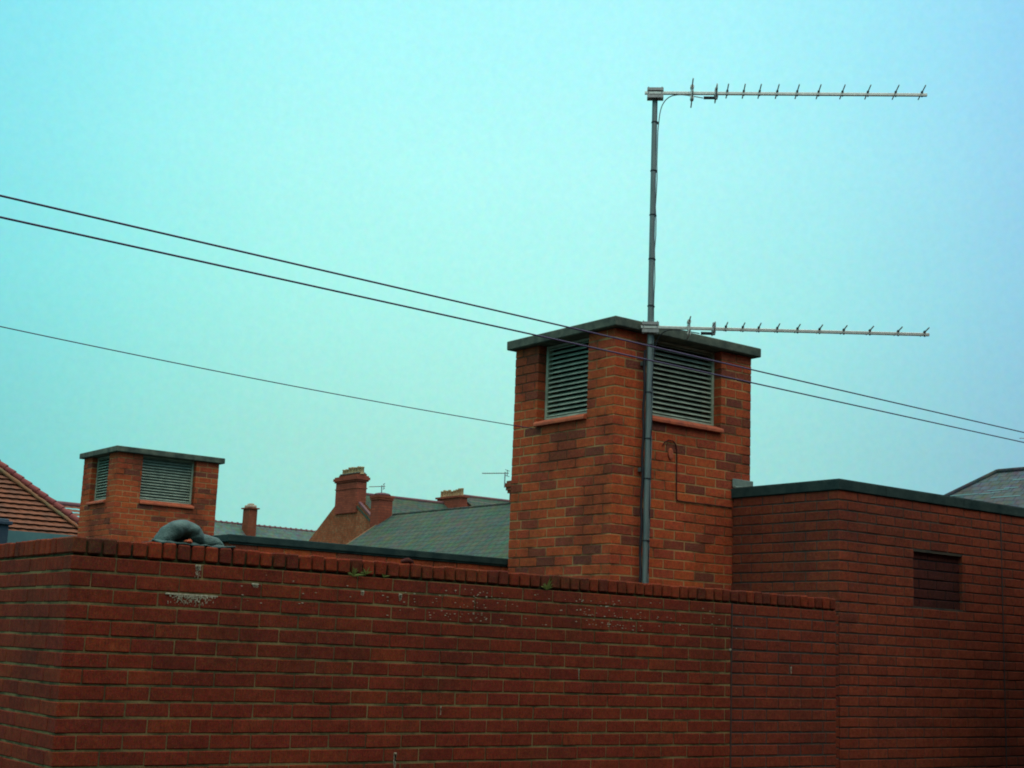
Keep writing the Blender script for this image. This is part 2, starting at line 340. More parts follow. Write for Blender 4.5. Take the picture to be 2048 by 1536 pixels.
while y < 12.1:
    mb.cbox((XL-.001+random.uniform(-.003, .002), y, ZC+.013), (XL+.214, y+.065, CT+random.uniform(-.003, .002)), .006, 0, .0018); y += .0755
mb.build('coping', M['brick_cope'], wall)
mb = MB()
mb.box((XL+.010, YF+.016, ZC+.003), (XR-.006, YF+.206, CT-.020)); mb.box((XL+.010, YF+.21, ZC+.003), (XL+.205, 12.1, CT-.010))
mb.build('coping_mortar', M['mortar_cope'], wall)
mb = MB(); mb.box((6.883, YF-.0025, 1.6), (6.893, YF+.05, ZC+.005)); mb.build('movement_joint', M['joint'], wall)

# pale salts and streaks on the wall face
mb = MB()
def deposit(x0, x1, z, h, n, seed, thick=.0016):
    rr = random.Random(seed)
    mb.box((x0, YF-.0035, z-.004), (x1, YF+.003, z+.003+rr.uniform(0, .002)))
    for i in range(n*16):
        d = rr.random()**1.9*h; xc = rr.uniform(x0, x1)*.55+(x0+(x1-x0)*((i*7919 % 5)+.5)/5)*.45; w = rr.uniform(.0008, .0026)*(1.25-d/h); hh = rr.uniform(.002, .010)
        mb.box((xc-w, YF-.0026, z-d-hh), (xc+w, YF+.002, z-d))
deposit(2.938, 3.218, 3.518, .050, 11, 1)
deposit(3.085, 3.115, 3.662, .055, 4, 2)
deposit(3.40, 3.44, 3.592, .012, 3, 3); deposit(4.292, 4.312, 3.588, .03, 4, 4)
deposit(4.316, 4.330, 2.745, .075, 16, 5); deposit(4.602, 4.608, 2.99, .04, 2, 6); deposit(5.590, 5.596, 3.215, .05, 2, 7)
deposit(6.865, 6.882, 3.376, .006, 1, 8); deposit(7.458, 7.466, 3.275, .035, 2, 9); deposit(4.05, 4.07, 3.590, .02, 2, 10)
rr = random.Random(5)
for i in range(200):                                # lichen-like specks just under the coping
    x = rr.choice([rr.gauss(4.75, .18), rr.gauss(5.85, .22), rr.uniform(3.3, 7.0)]); z = rr.choice([3.555, 3.49, 3.62])+rr.uniform(-.026, .024); s = rr.uniform(.0014, .0034)
    mb.box((x-s*1.6, YF-.003, z-s*.6), (x+s*1.6, YF+.002, z+s*.6))
mb.build('salt_deposit', M['fungus'], wall)

# ================================================================= FLAT ROOF BETWEEN, AND RAISED ROOF BEHIND
roof = empty('flat_roof', (5, 8, 0), label='low flat felt roof hidden behind the foreground brick wall', cat='roof')
mb = MB(); mb.box((XL+.22, YF+.218, 3.40), (XR-.22, 7.12, 3.56)); mb.box((XL+.22, 7.121, 3.40), (8.55, 9.62, 3.56)); mb.build('deck', M['felt'], roof)
rear = empty('raised_roof', (4.74, 9.6, 0), label='raised flat roof with thin dark felt edge and one bright brick course, behind the wall left of the tower', cat='roof')
mb = MB(); lay(mb, 0, 9.6, 1, 4.75, 9.2, 4.017-12*.0775, 12, .0775, .2275, perp=.008)
lay(mb, 1, 4.75, 1, 9.71, 20, 4.017-12*.0775, 12, .0775, .2275, perp=.008); mb.build('brickwork', M['brick_tower'], rear)
mb = MB(); mb.box((4.756, 9.606, 3.0), (9.2, 9.8, 4.012)); mb.box((4.756, 9.81, 3.0), (4.95, 20, 4.012)); mb.build('mortar', M['mortar_tower'], rear)
mb = MB(); mb.box((4.725, 9.578, 4.018), (13.5, 23, 4.073)); mb.box((4.735, 9.588, 4.003), (9.4, 9.602, 4.022)); mb.build('felt_edge', M['felt'], rear, .006)

# ================================================================= VENT TOWERS
def make_tower(x0, y0, label, scale_seed, zb):
    random.seed(scale_seed)
    wx, wy, ztop = 1.545, 1.29, 5.850
    t = empty('vent_tower', (x0, y0, zb), label=label, cat='vent tower', group='brick ventilation towers with louvred openings')
    ch, bl = .0775, .2275
    zs = 5.145                                       # bottom of the sills
    nb = 31; z0 = ztop-nb*ch
    ox = (x0+.366, x0+1.186, zs, ztop+.1); oy = (y0+.331, y0+.973, zs, ztop+.1)
    mb = MB()
    lay(mb, 0, y0, 1, x0, x0+wx, z0, nb, ch, bl, [ox], start_half=0, bed=.0085)
    lay(mb, 1, x0, 1, y0, y0+wy, z0, nb, ch, bl, [oy], start_half=1, bed=.0085)
    lay(mb, 0, y0+wy, -1, x0, x0+wx, z0, nb, ch, bl, [ox], start_half=0)
    lay(mb, 1, x0+wx, -1, y0, y0+wy, z0, nb, ch, bl, [oy], start_half=1)
    mb.build('brickwork', M['brick_tower'], t)
    mb = MB(); e = .0032
    mb.box((x0+e, y0+e, z0-.3), (x0+wx-e, y0+wy-e, zs-.004))
    for (a0, a1) in ((x0+e, ox[0]-.002), (ox[1]+.002, x0+wx-e)):
        for (b0, b1) in ((y0+e, oy[0]-.002), (oy[1]+.002, y0+wy-e)): mb.box((a0, b0, zs-.004), (a1, b1, ztop-.004))
    mb.build('mortar', M['mortar_tower'], t)
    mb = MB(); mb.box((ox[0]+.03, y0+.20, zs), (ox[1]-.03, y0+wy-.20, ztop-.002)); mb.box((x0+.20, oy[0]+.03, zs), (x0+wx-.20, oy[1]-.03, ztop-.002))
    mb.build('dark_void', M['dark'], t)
    # cap
    mb = MB(); mb.cbox((x0-.060, y0-.060, ztop+.002), (x0+wx+.060, y0+wy+.060, ztop+.082), .007, 0, .002); mb.build('concrete_cap', M['concrete'], t)
    # sills
    zt = zs+.067
    def sill(axis):
        mb = MB()
        a0, a1 = (ox[0], ox[1]) if axis == 0 else (oy[0], oy[1])
        n = 4 if axis == 0 else 3; st = (a1-a0+.01)/n
        for i in range(n):
            p, q = a0-.005+i*st+.0015, a0-.005+(i+1)*st-.0015
            prof = [(-.034, zs+.008), (-.034, zs+.03), (-.022, zs+.045), (.085, zt+.012), (.085, zs+.008)]
            V = []
            for a in (p, q):
                for (d, z) in prof: V.append((a, y0+d, z) if axis == 0 else (x0+d, a, z))
            fs = [(0, 1, 2, 3, 4), (9, 8, 7, 6, 5)]+[(k, 5+k, 5+(k+1) % 5, (k+1) % 5) for k in range(5)]
            mb.poly(V, fs)
        mb.build('sill', M['sill'], t, .003)
    sill(0); sill(1)
    # louvres: frame + inclined slats
    def louvre(axis):
        a0, a1 = (ox[0]+.004, ox[1]-.004) if axis == 0 else (oy[0]+.004, oy[1]-.004)
        base = y0 if axis == 0 else x0
        P = lambda a, d, z: (a, base+d, z) if axis == 0 else (base+d, a, z)
        fr = MB(); d0, d1 = .082, .135; zl = zt-.006; fwid = .026
        fr.box(P(a0, d0, zl), P(a0+fwid, d1, ztop)); fr.box(P(a1-fwid, d0, zl), P(a1, d1, ztop))
        fr.box(P(a0+fwid, d0-.004, zl), P(a1-fwid, d1, zl+.03)); fr.box(P(a0+fwid, d0, ztop-.02), P(a1-fwid, d1, ztop-.002))
        f = fr.build('louvre_frame', M['louvre_frame'], t)
        sl = MB(); pit = .0402; z = zl+.040
        while z < ztop-.02:
            q = random.uniform(-.001, .001)
            pr = [(d0+.002, z+q), (d0+.002, z+.0035+q), (d1-.004, z+.0375+q), (d1-.001, z+.0335+q)]
            V = [P(a, d, zz) for a in (a0+fwid-.001, a1-fwid+.001) for d, zz in pr]
            sl.poly(V, [(0, 1, 2, 3), (7, 6, 5, 4), (0, 4, 5, 1), (1, 5, 6, 2), (2, 6, 7, 3), (3, 7, 4, 0)]); z += pit
        s = sl.build('louvre_slats', M['louvre'], t)
    louvre(0); louvre(1)
    return t
TX, TY = 7.271, 8.25
make_tower(TX, TY, 'large orange brick tower with grey louvres and the aerial mast in front', 3, 3.4)
make_tower(7.65, 19.13, 'small distant brick tower with grey louvres at the left end of the wall', 4, 4.07)

# fittings on the large tower
mb = MB()
pts = [(7.796, 8.243, 4.975), (7.81, 8.24, 5.000), (7.85, 8.238, 5.022), (7.90, 8.238, 5.02), (7.935, 8.24, 4.995), (7.948, 8.241, 4.95), (7.95, 8.241, 4.80), (7.952, 8.242, 4.66), (7.955, 8.241, 4.56),
       (7.965, 8.241, 4.546), (8.05, 8.243, 4.545), (8.3, 8.243, 4.547), (8.585, 8.243, 4.546)]
mb.tube(pts, .005, 8); mb.build('surface_cable', M['brick_soot'], label='dark thin cable looping over an oval plate on the tower brickwork, right of the mast', cat='cable')
mb = MB()
V = []
for d, sc in ((0, 1), (-.010, 1), (-.013, .8)):
    for k in range(20): a = 2*pi*k/20; V.append((7.880+.026*sc*cos(a), 8.248+d, 4.915+.046*sc*sin(a)))
mb.poly(V, [(i*20+k, i*20+(k+1) % 20, (i+1)*20+(k+1) % 20, (i+1)*20+k) for i in range(2) for k in range(20)]+[tuple(range(40, 60))])
mb.build('oval_plate', M['sill'], label='small oval terracotta plate on the tower wall inside the cable loop', cat='plate')
mb = MB()
mb.box((8.592, 8.236, 4.722), (8.836, 8.2475, 4.790)); mb.box((8.822, 8.236, 4.716), (8.834, 8.50, 4.786)); mb.box((8.590, 8.20, 4.7075), (8.85, 8.236, 4.724))
mb.build('lead_flashing', M['lead'], bevel=.004, label='grey lead flashing where the tower meets the roof of the right-hand brick building', cat='flashing')

# ================================================================= RIGHT BLOCK
BX, BY, BZ = 8.60, 7.13, 4.622
blk = empty('brick_building', (BX, BY, 0), label='taller flat-roofed brown brick building at the right with dark felt roof edge', cat='building')
mb = MB(); ch = .0775; nb = 36; z0 = BZ-nb*ch
opn = (9.51, 10.155, 3.785, 4.222)
lay(mb, 0, BY, 1, BX, 14.2, z0, nb, ch, .2275, [opn], start_half=1, perp=.008)
lay(mb, 1, BX, 1, BY, 8.35, z0, nb, ch, .2275, start_half=0, perp=.008)
mb.build('brickwork', M['brick_block'], blk)
mb = MB(); e = .0045
ya, yb = BY+e, BY+.2
mb.box((BX+e, ya, 0), (opn[0]-.002, yb, BZ)); mb.box((opn[1]+.002, ya, 0), (14.2, yb, BZ)); mb.box((opn[0]-.002, ya, 0), (opn[1]+.002, yb, opn[2])); mb.box((opn[0]-.002, ya, opn[3]), (opn[1]+.002, yb, BZ))
mb.box((BX+e, BY+.201, 0), (BX+.2, 8.24, BZ)); mb.build('mortar', M['mortar_block'], blk)
mb = MB(); random.seed(9); lay(mb, 0, BY+.032, 1, opn[0], opn[1], z0+25*ch, 6, ch, .2275, perp=.008); ob = mb.build('blocked_opening', M['brick_soot'], blk, label='sooty dark bricked-up opening')
mb = MB(); mb.box((opn[0], BY+.038, opn[2]), (opn[1], BY+.18, opn[3])); mb.build('blocked_opening_mortar', M['dark'], blk)
mb = MB(); mb.box((10.70, BY-.003, 1.5), (10.714, BY+.05, BZ)); mb.build('movement_joint', M['joint'], blk)
mb = MB(); mb.box((BX-.014, BY-.014, BZ+.003), (14.3, 9.57, BZ+.083)); o = mb.build('felt_edge', M['felt'], blk, .006)
mb = MB(); mb.box((BX-.006, BY-.006, BZ+.0835), (14.25, BY+.02, BZ+.088)); mb.box((BX-.006, BY+.021, BZ+.0835), (BX+.02, 8.2, BZ+.088)); mb.build('edge_trim', M['black'], blk)
mb = MB()
for k in range(5): mb = MB(); mb.box((BX+.55+k*1.02, BY-.0165, BZ+.006), (BX+.64+k*1.02, BY-.0135, BZ+.081)); mb.build('felt_lap', M['felt'], blk)
mb = MB(); mb.box((BX+.21, 8.3, 0), (BX+.4, 9.56, BZ)); mb.box((BX+.4, 9.3, 0), (14.2, 9.56, BZ)); mb.build('rear_wall', M['brick_block'], blk)

# ================================================================= COWL ON THE WALL
from mathutils import noise as mn
mb = MB()
n = 22
path = [(2.945, 3.745), (2.955, 3.780), (2.985, 3.822), (3.025, 3.845), (3.070, 3.845), (3.105, 3.825), (3.130, 3.795), (3.165, 3.790), (3.205, 3.788), (3.245, 3.776), (3.275, 3.755)]
rad = [.034, .042, .045, .044, .042, .040, .037, .035, .033, .029, .013]
def crr(P, t):
    i = min(int(t), len(P)-2); u = t-i; a, b = P[i], P[i+1]; pa = P[max(i-1, 0)]; pb = P[min(i+2, len(P)-1)]
    return tuple(.5*((2*a[k])+(-pa[k]+b[k])*u+(2*pa[k]-5*a[k]+4*b[k]-pb[k])*u*u+(-pa[k]+3*a[k]-3*b[k]+pb[k])*u**3) for k in range(len(a)))
V = []; NS = 70
for i in range(NS+1):
    t = i/NS*(len(path)-1-1e-6); x, z = crr(path, t); r0 = crr([(q,) for q in rad], t)[0]
    x2, z2 = crr(path, min(t+.02, len(path)-1.0001)); tx, tz = x2-x, z2-z; l = math.hypot(tx, tz) or 1; tx /= l; tz /= l
    rib = 1+.012*sin(i*1.2)
    for k in range(n):
        a = 2*pi*k/n; ux, uz = -tz*cos(a), tx*cos(a); d = sin(a)
        rr_ = r0*rib*(1+.16*mn.noise(Vector((x*26, z*26, a*1.2)))+.05*mn.noise(Vector((x*90, z*90, a*3))))
        V.append((x+ux*rr_, 6.70+d*rr_*1.7+.02*mn.noise(Vector((x*12, 3, 1))), z+uz*rr_))
mb.poly(V, [(i*n+k, i*n+(k+1) % n, (i+1)*n+(k+1) % n, (i+1)*n+k) for i in range(NS) for k in range(n)]+[tuple(range(n)), tuple(range(NS*n, NS*n+n))], 0, True)
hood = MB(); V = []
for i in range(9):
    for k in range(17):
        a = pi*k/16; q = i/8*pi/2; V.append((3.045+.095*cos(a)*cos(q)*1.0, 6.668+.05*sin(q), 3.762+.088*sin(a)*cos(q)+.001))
hood.poly(V, [(i*17+k, i*17+k+1, (i+1)*17+k+1, (i+1)*17+k) for i in range(8) for k in range(16)], 0, True)  # dark shell filling the arch; shade of its hollow put into the colour
cw = empty('vent_cowl', (3.05, 6.70, 3.76), label='humped grey-green bent duct cowl lying on top of the brick wall below the small tower', cat='cowl')
mb.build('bent_duct', M['cowl'], cw); hood.build('hood_shade', M['cowl_shade'], cw)
mb = MB(); V = []
for k in range(14):
    for q in range(9):
        u = k/13; v = q/8; x = 2.90+u*.40; y = 6.612+v*.17
        V.append((x, y, 3.762+.018*abs(sin(u*9+v*2))*(1-abs(2*v-1))+.012*mn.noise(Vector((x*30, y*30, 0)))+.006))
mb.poly(V, [(k*9+q, (k+1)*9+q, (k+1)*9+q+1, k*9+q+1) for k in range(13) for q in range(8)], 0, True)
o = mb.build('sheet_apron', M['cowl'], cw); so_ = o.modifiers.new('s', 'SOLIDIFY'); so_.thickness = .008
mb = MB(); mb.cbox((3.03, 6.605, 3.768), (3.066, 6.65, 3.790), .008, 0, .004)
mb.build('brick_fragment', M['sill'], label='small orange brick fragment wedged under the grey cowl', cat='brick fragment')

# ================================================================= WEEDS
def weed(x, z, nb, s, seed, label):
    rr = random.Random(seed); t = empty('weed', (x, YF, z), label=label, cat='weed', group='small weeds rooted in the joint under the coping')
    mb = MB()
    for i in range(nb):
        a = rr.uniform(-1.25, 1.25); ln = s*rr.uniform(.6, 1.1); o = rr.uniform(.4, 1); V = []
        for k in range(6):
            u = k/5; w = .0055*s/.06*(math.sin(pi*(.15+.85*u))+.08)*(1-u*.55)
            px_ = x+sin(a)*ln*u; pz = z+cos(a)*ln*(u-.55*u*u*abs(a)); py = YF-.002-o*ln*.55*u
            V += [(px_-w*cos(a), py, pz+w*sin(a)), (px_, py-.002, pz+.001), (px_+w*cos(a), py, pz-w*sin(a))]
        mb.poly(V, [(k*3+q, k*3+q+1, k*3+q+4, k*3+q+3) for k in range(5) for q in range(2)], 0, True)
    mb.build('leaves', M['leaf'], t)
    mb = MB(); mb.tube([(x, YF+.006, z-.006), (x, YF-.004, z), (x, YF-.008, z+s*.3)], .0022, 6); mb.build('stem', M['leaf'], t)
weed(5.324, 3.675, 11, .075, 1, 'yellow-green rosette weed below the large tower, rightmost of the weeds on the wall')
weed(3.995, 3.668, 12, .062, 2, 'bushiest dark green weed growing from the joint left of the middle of the wall')
weed(4.075, 3.682, 6, .055, 3, 'upright weed with a yellow leaf, between its bushy neighbour and the flat pale sprig')
weed(4.19, 3.674, 5, .040, 4, 'tiny pale sprig, the smallest weed on the wall')
mb = MB(); mb.tube([(4.315, 6.63, 3.766), (4.335, 6.62, 3.772), (4.36, 6.625, 3.776), (4.385, 6.63, 3.770), (4.40, 6.64, 3.764)], [.009, .014, .015, .012, .008], 8)
mb.build('debris_lump', M['brick_soot'], label='dark lump of debris on top of the brick wall, left of the large tower', cat='debris')

# ================================================================= MAST AND AERIALS
MX, MY = 7.556, 8.165
mast = empty('aerial_mast', (MX, MY, 3.56), label='tall grey steel mast strapped in front of the large brick tower', cat='mast')
mb = MB(); mb.tube([(MX, MY, 3.56), (MX, MY, 7.88)], .0225, 20); mb.build('pole', M['galv'], mast)
for z in (7.61, 7.194, 6.82, 6.451, 6.062, 5.743, 5.359, 4.99, 4.674, 4.19):
    mb = MB(); mb.tube([(MX+.003, MY, z-.004), (MX+.003, MY, z+.005)], .0285, 16)
    mb.box((MX+.026, MY-.006, z-.006), (MX+.040, MY+.004, z+.008)); mb.build('cable_tie', M['black'], mast)
mb = MB(); mb.tube([(MX, MY, 7.875), (MX, MY, 7.884), (MX, MY, 7.890)], [.026, .025, .015], 16); mb.build('end_cap', M['black'], mast)
for z in (5.60, 4.75):
    mb = MB(); mb.box((MX-.02, MY+.018, z-.015), (MX+.02, 8.248, z+.015)); mb.build('wall_bracket', M['galv'], mast)

# boom runs parallel to the facade behind the camera; e = element direction
bd = ed = None
def aim(deg):
    global bd, ed
    bd = Vector((cos(RAD(deg)), sin(RAD(deg)), 0)); ed = Vector((-bd.y, bd.x, 0))
aim(-42)
def yagi(z, x_offs, refl, dip, blen, label, z_end, back):
    O = Vector((MX, MY, z)) - ed*.038
    slope = (z_end-z)/blen
    P = lambda u, v=0, w=0: O + bd*u + ed*v + Vector((0, 0, w+slope*u))
    t = empty('yagi_antenna', tuple(O), label=label, cat='antenna', group='long yagi antennas on the mast')
    mb = MB(); h = .0115
    V = [P(u, v, w) for u in (-back, blen) for v, w in ((-h, -h), (h, -h), (h, h), (-h, h))]
    mb.poly(V, [(0, 1, 2, 3), (7, 6, 5, 4), (0, 4, 5, 1), (1, 5, 6, 2), (2, 6, 7, 3), (3, 7, 4, 0)]); mb.build('boom', M['alu'], t, .002)
    for u in x_offs:
        mb = MB(); L_ = .148
        mb.tube([P(u, -L_, .021), P(u, L_, .021)], .0052, 8); d = mb.build('director', M['alu_dark'], t)
        mb = MB(); mb.tube([P(u, 0, -.018), P(u, 0, .012), P(u, 0, .030)], [.006, .010, .008], 8)
        mb.tube([P(u, -.016, .021), P(u, .016, .021)], .0095, 8)
        c = mb.build('director_clip', M['black'], d)
    r = MB()
    r.tube([P(refl, 0, -.060), P(refl, 0, .066)], .012, 8)
    for w in (-.045, .052): r.tube([P(refl, -.03, w), P(refl, .03, w)], .016, 8)
    rb = r.build('reflector', M['alu'], t)
    for w in (-.050, .052):
        q = MB(); q.tube([P(refl, -.18, w), P(refl, .18, w)], .0055, 8); q.build('reflector_rod', M['alu_dark'], rb)
    q = MB()
    loop = []
    for k in range(24):
        a = 2*pi*k/24; loop.append(P(dip, .150*(1 if cos(a) > 0 else -1)*min(1, abs(cos(a))*1.6), .030*sin(a)))
    loop.append(loop[0]); q.tube(loop, .005, 6, cap=False)
    q.tube([P(dip, 0, -.05), P(dip, 0, -.025), P(dip, 0, .03), P(dip, 0, .052)], [.013, .018, .012, .008], 10)
    db = q.build('dipole', M['alu_dark'], t)
    q = MB(); q.tube([P(dip-.10, 0, -.038), P(dip-.01, 0, -.038)], .0125, 10); q.build('balun', M['black'], db)
    q = MB()
    for w, hh in ((.030, .012), (-.032, .013)):
        V = [P(u, v, w+k) for u in (-.065, .068) for v in (-.02, .055) for k in (-hh, hh)]
        q.poly(V, [(0, 1, 3, 2), (4, 6, 7, 5), (0, 4, 5, 1), (2, 3, 7, 6), (0, 2, 6, 4), (1, 5, 7, 3)])
    for u in (-.055, .055): q.tube([P(u, -.012, -.055), P(u, -.012, .05)], .0045, 6)
    q.build('mast_clamp', M['alu_dark'], t)
    return P
def coax(z, dz, label):
    mb = MB(); O = Vector((MX, MY, z)) - ed*.038
    P = lambda u, w, v=0: tuple(O+bd*u+ed*v+Vector((0, 0, w)))
    c = [P(.39, -.040), P(.30, -.030, -.015), P(.22, -.020, -.015), P(.16, -.018), P(.12, -.028, .01), P(.085, -.055, .02), P(.058, -.10, .03), P(.043, -.16, .036), P(.036, -.23, .038), P(.029, -.33, .038), P(.027, -.6, .038)]
    z_ = z-.6
    end = 3.62
    Q = [crr(c, i*(len(c)-1.001)/50) for i in range(51)]
    x, y = Q[-1][0], Q[-1][1]
    k = 0
    while z_ > end: z_ -= .12; k += 1; Q.append((x+.004*sin(k*1.7)-(.0 if dz else 0), y+.003*cos(k*2.1), z_))
    mb.tube(Q, .0042, 8)
    mb.build('coaxial_cable', M['black'] if dz else M['galv'], label=label, cat='cable', group='coaxial cables down the mast')
def offs(pxs, p0, p1, L_): return [(p-p0)/(p1-p0)*L_ for p in pxs]
Lb = 2.185
yagi(7.850, offs((1458.5, 1491.4, 1523, 1558, 1597.6, 1640, 1687, 1737, 1791.5, 1843), 1314, 1853, Lb), .30, .495, Lb, 'upper long yagi antenna at the very top of the mast, against the sky', 7.850, .085)
coax(7.850, 0, 'grey coaxial cable curving from the upper antenna down the mast')
aim(-40.4)
yagi(5.880, offs((1453, 1487, 1519, 1556, 1596.4, 1640.4, 1688.6, 1740.5, 1796.5, 1849), 1301, 1858, Lb), .305, .50, Lb, 'lower long yagi antenna beside the cap of the large tower', 5.880, .075)
coax(5.880, 1, 'black coaxial cable drooping under the lower antenna to the mast')
mb = MB(); Q = []
for k in range(40): z = 5.70-k*.054; Q.append((MX-.026-.004*abs(sin(k*.5)), MY+.022+.004*sin(k*.9), z))
mb.tube(Q, .0105, 8); mb.build('mast_side_strip', M['black'], label='thick black strip down the left side of the lower mast', cat='cable')  # black tube along the left edge of the lower mast

# ================================================================= OVERHEAD WIRES
def wire(A, B, r, t0, t1, sag, label, grp=None):
    A, B = Vector(A), Vector(B); mb = MB(); pts = []
    for i in range(61):
        t = t0+(t1-t0)*i/60; p = A+(B-A)*t; p.z += sag*4*(t*t-t)*.25; pts.append(p)
    mb.tube(pts, r, 8); mb.build('overhead_wire', M['cable'], label=label, cat='wire', group=grp)
wire((1.745, 5.914, 5.105), (11.131, 7.155, 5.386), .0050, -.18, 1.5, .004, 'upper of the two thick dark wires crossing the whole sky', 'pair of overhead wires crossing in front of the large tower')
wire((1.758, 5.925, 5.016), (11.409, 7.336, 5.347), .0050, -.18, 1.5, .004, 'lower of the two thick dark wires crossing the whole sky', 'pair of overhead wires crossing in front of the large tower')
wire((2.736, 8.973, 5.196), (7.268, 9.272, 5.146), .0036, -.3, 1.0, .10, 'thin dark wire ending at the left face of the large tower')

# ================================================================= BACKGROUND HOUSES
def quad_uv(pts, u, v):
    u = Vector(u).normalized(); v = Vector(v).normalized(); return [(Vector(p).dot(u), Vector(p).dot(v)) for p in pts]
def roof_face(mb, pts, u):
    u = Vector(u).normalized(); nrm = (Vector(pts[1])-Vector(pts[0])).cross(Vector(pts[-1])-Vector(pts[0])).normalized(); v = nrm.cross(u)
    mb.face(pts, 0, [(Vector(p).dot(u), Vector(p).dot(v)) for p in pts])
def thick(o, th): m = o.modifiers.new('t', 'SOLIDIFY'); m.thickness = th; m.offset = 0; return o
def stack(name, x0, x1, y0, y1, z0, z1, mt, parent, corbels=(), cap=None):
    mb = MB(); mb.box((x0, y0, z0), (x1, y1, z1))
    for (zc, h, o) in corbels: mb.box((x0-o, y0-o, zc), (x1+o, y1+o, zc+h))
    o = mb.build(name, mt, parent)
    if cap: m2 = MB(); m2.box((x0-cap, y0-cap, z1+.001), (x1+cap, y1+cap, z1+.05)); m2.build('cap', M['cream'], parent)
    return o
def pots(parent, n, p0, p1, z, h, r, seed, m='pot'):
    rr = random.Random(seed)
    for i in range(n):
        u = i/(n-1) if n > 1 else 0; r_s = r; x = p0[0]+(p1[0]-p0[0])*u; y = p0[1]+(p1[1]-p0[1])*u; hh = h*rr.uniform(.78, 1.12)
        mb = MB(); mb.tube([(x, y, z-.05), (x, y, z+hh*.8), (x, y, z+hh*.82), (x, y, z+hh)], [r*1.05, r*.86, r*1.05, r*.98], 10)
        mb.tube([(x, y, z+hh-.01), (x, y, z+hh+.002)], r*.6, 8, m=1)
        mb.build('chimney_pot', [M[m], M['dark']], parent)

# --- house A: gabled terrace end
hA = empty('gabled_house', (30, 47.5, 0), label='brick house with tall gable and big pot-topped chimney in the middle distance', cat='house')
gx = 28.2; ry = 47.57; rz = 9.1
mb = MB(); gp = [(gx, 52.2, 0), (gx, 52.2, 5.95), (gx, 48.20, 8.66), (gx, 47.4, 9.15), (gx, 46.7, 8.80), (gx, 42.2, 6.0), (gx, 42.2, 0)]
mb.face(gp); mb.face([(gx+.3, p[1], p[2]) for p in gp][::-1])
mb.build('gable_wall', M['pebble'], hA)
mb = MB(); mb.box((gx+.31, 42.5, 0), (33.6, 52, 5.9)); mb.build('body', M['far_brick'], hA)
mb = MB(); roof_face(mb, [(gx-.04, 42.0, 5.87), (33.7, 42.0, 5.87), (33.7, ry, rz), (gx-.04, ry, rz)], (1, 0, 0)); roof_face(mb, [(33.7, 52.4, 5.8), (gx+.3, 52.4, 5.8), (gx+.3, ry, rz), (33.7, ry, rz)], (1, 0, 0))
thick(mb.build('roof', M['slate'], hA), .06)
mb = MB(); mb.tube([(gx+.3, ry, rz+.03), (33.6, ry, rz+.03)], .075, 8); mb.build('ridge_tiles', M['tile_brown'], hA)
mb = MB(); mb.box((gx-.05, 44.9, 8.02), (gx+.05, 44.95, 8.05))
for k in range(12):
    u = k/12; ya = 46.40-u*4.3; za = 8.66-u*2.68; mb.poly([(gx-.05, ya, za-.05), (gx+.06, ya, za-.05), (gx+.06, ya, za+.03), (gx-.05, ya, za+.03), (gx-.05, ya-.37, za-.28), (gx+.06, ya-.37, za-.28), (gx+.06, ya-.37, za-.20), (gx-.05, ya-.37, za-.20)], [(0, 1, 2, 3), (7, 6, 5, 4), (0, 4, 5, 1), (1, 5, 6, 2), (2, 6, 7, 3), (3, 7, 4, 0)])
mb.build('verge_coping', M['tile_brown'], hA)
st = stack('chimney', gx-.07, gx+.36, 46.56, 48.13, 8.3, 9.62, M['far_stack'], hA, [(9.22, .04, .025), (9.50, .06, .05), (9.56, .10, .09), (9.66, .06, .05)])
mb = MB(); mb.box((gx-.01, 46.56, 9.62), (gx+.34, 48.05, 9.80)); mb.build('chimney_top', M['far_brick'], st)
mb = MB(); mb.cbox((gx-.04, 46.55, 9.79), (gx+.3, 47.98, 9.85), .03); mb.build('flaunching', M['concrete'], st)
pots(st, 7, (gx+.12, 46.56, 0), (gx+.12, 47.88, 0), 9.82, .27, .082, 3)
# --- house C: next house in the terrace, stepped up
hC = empty('terraced_house', (36, 47.5, 0), label='far terraced house with stepped-up slate ridge, just left of the large tower', cat='house')
mb = MB(); roof_face(mb, [(33.75, 42.0, 6.0), (48, 42.0, 6.0), (48, ry, 9.50), (33.75, ry, 9.50)], (1, 0, 0)); thick(mb.build('roof', M['slate'], hC), .06)
mb = MB(); mb.box((33.8, 42.3, 0), (47.9, 52, 5.9)); mb.poly([(33.76, 42.2, 5.9), (33.76, ry, 9.42), (33.76, 52, 5.9), (33.9, 42.2, 5.9), (33.9, ry, 9.42), (33.9, 52, 5.9)], [(0, 1, 2), (5, 4, 3), (0, 3, 4, 1), (1, 4, 5, 2)]); mb.build('wall', M['far_brick'], hC)
mb = MB(); mb.tube([(33.7, ry, 9.53), (47, ry, 9.53)], .07, 8); mb.build('ridge_tiles', M['tile_brown'], hC)
mb = MB(); mb.box((33.9, ry-.35, 9.28), (40, ry-.33, 9.33)); mb.build('ridge_flashing', M['cream'], hC)
st = stack('chimney', 32.85, 33.2, 46.40, 48.02, 8.6, 9.38, M['far_stack'], hC, [(9.32, .07, .06)])
pots(st, 9, (33.0, 46.50, 0), (33.0, 47.9, 0), 9.40, .28, .068, 6)
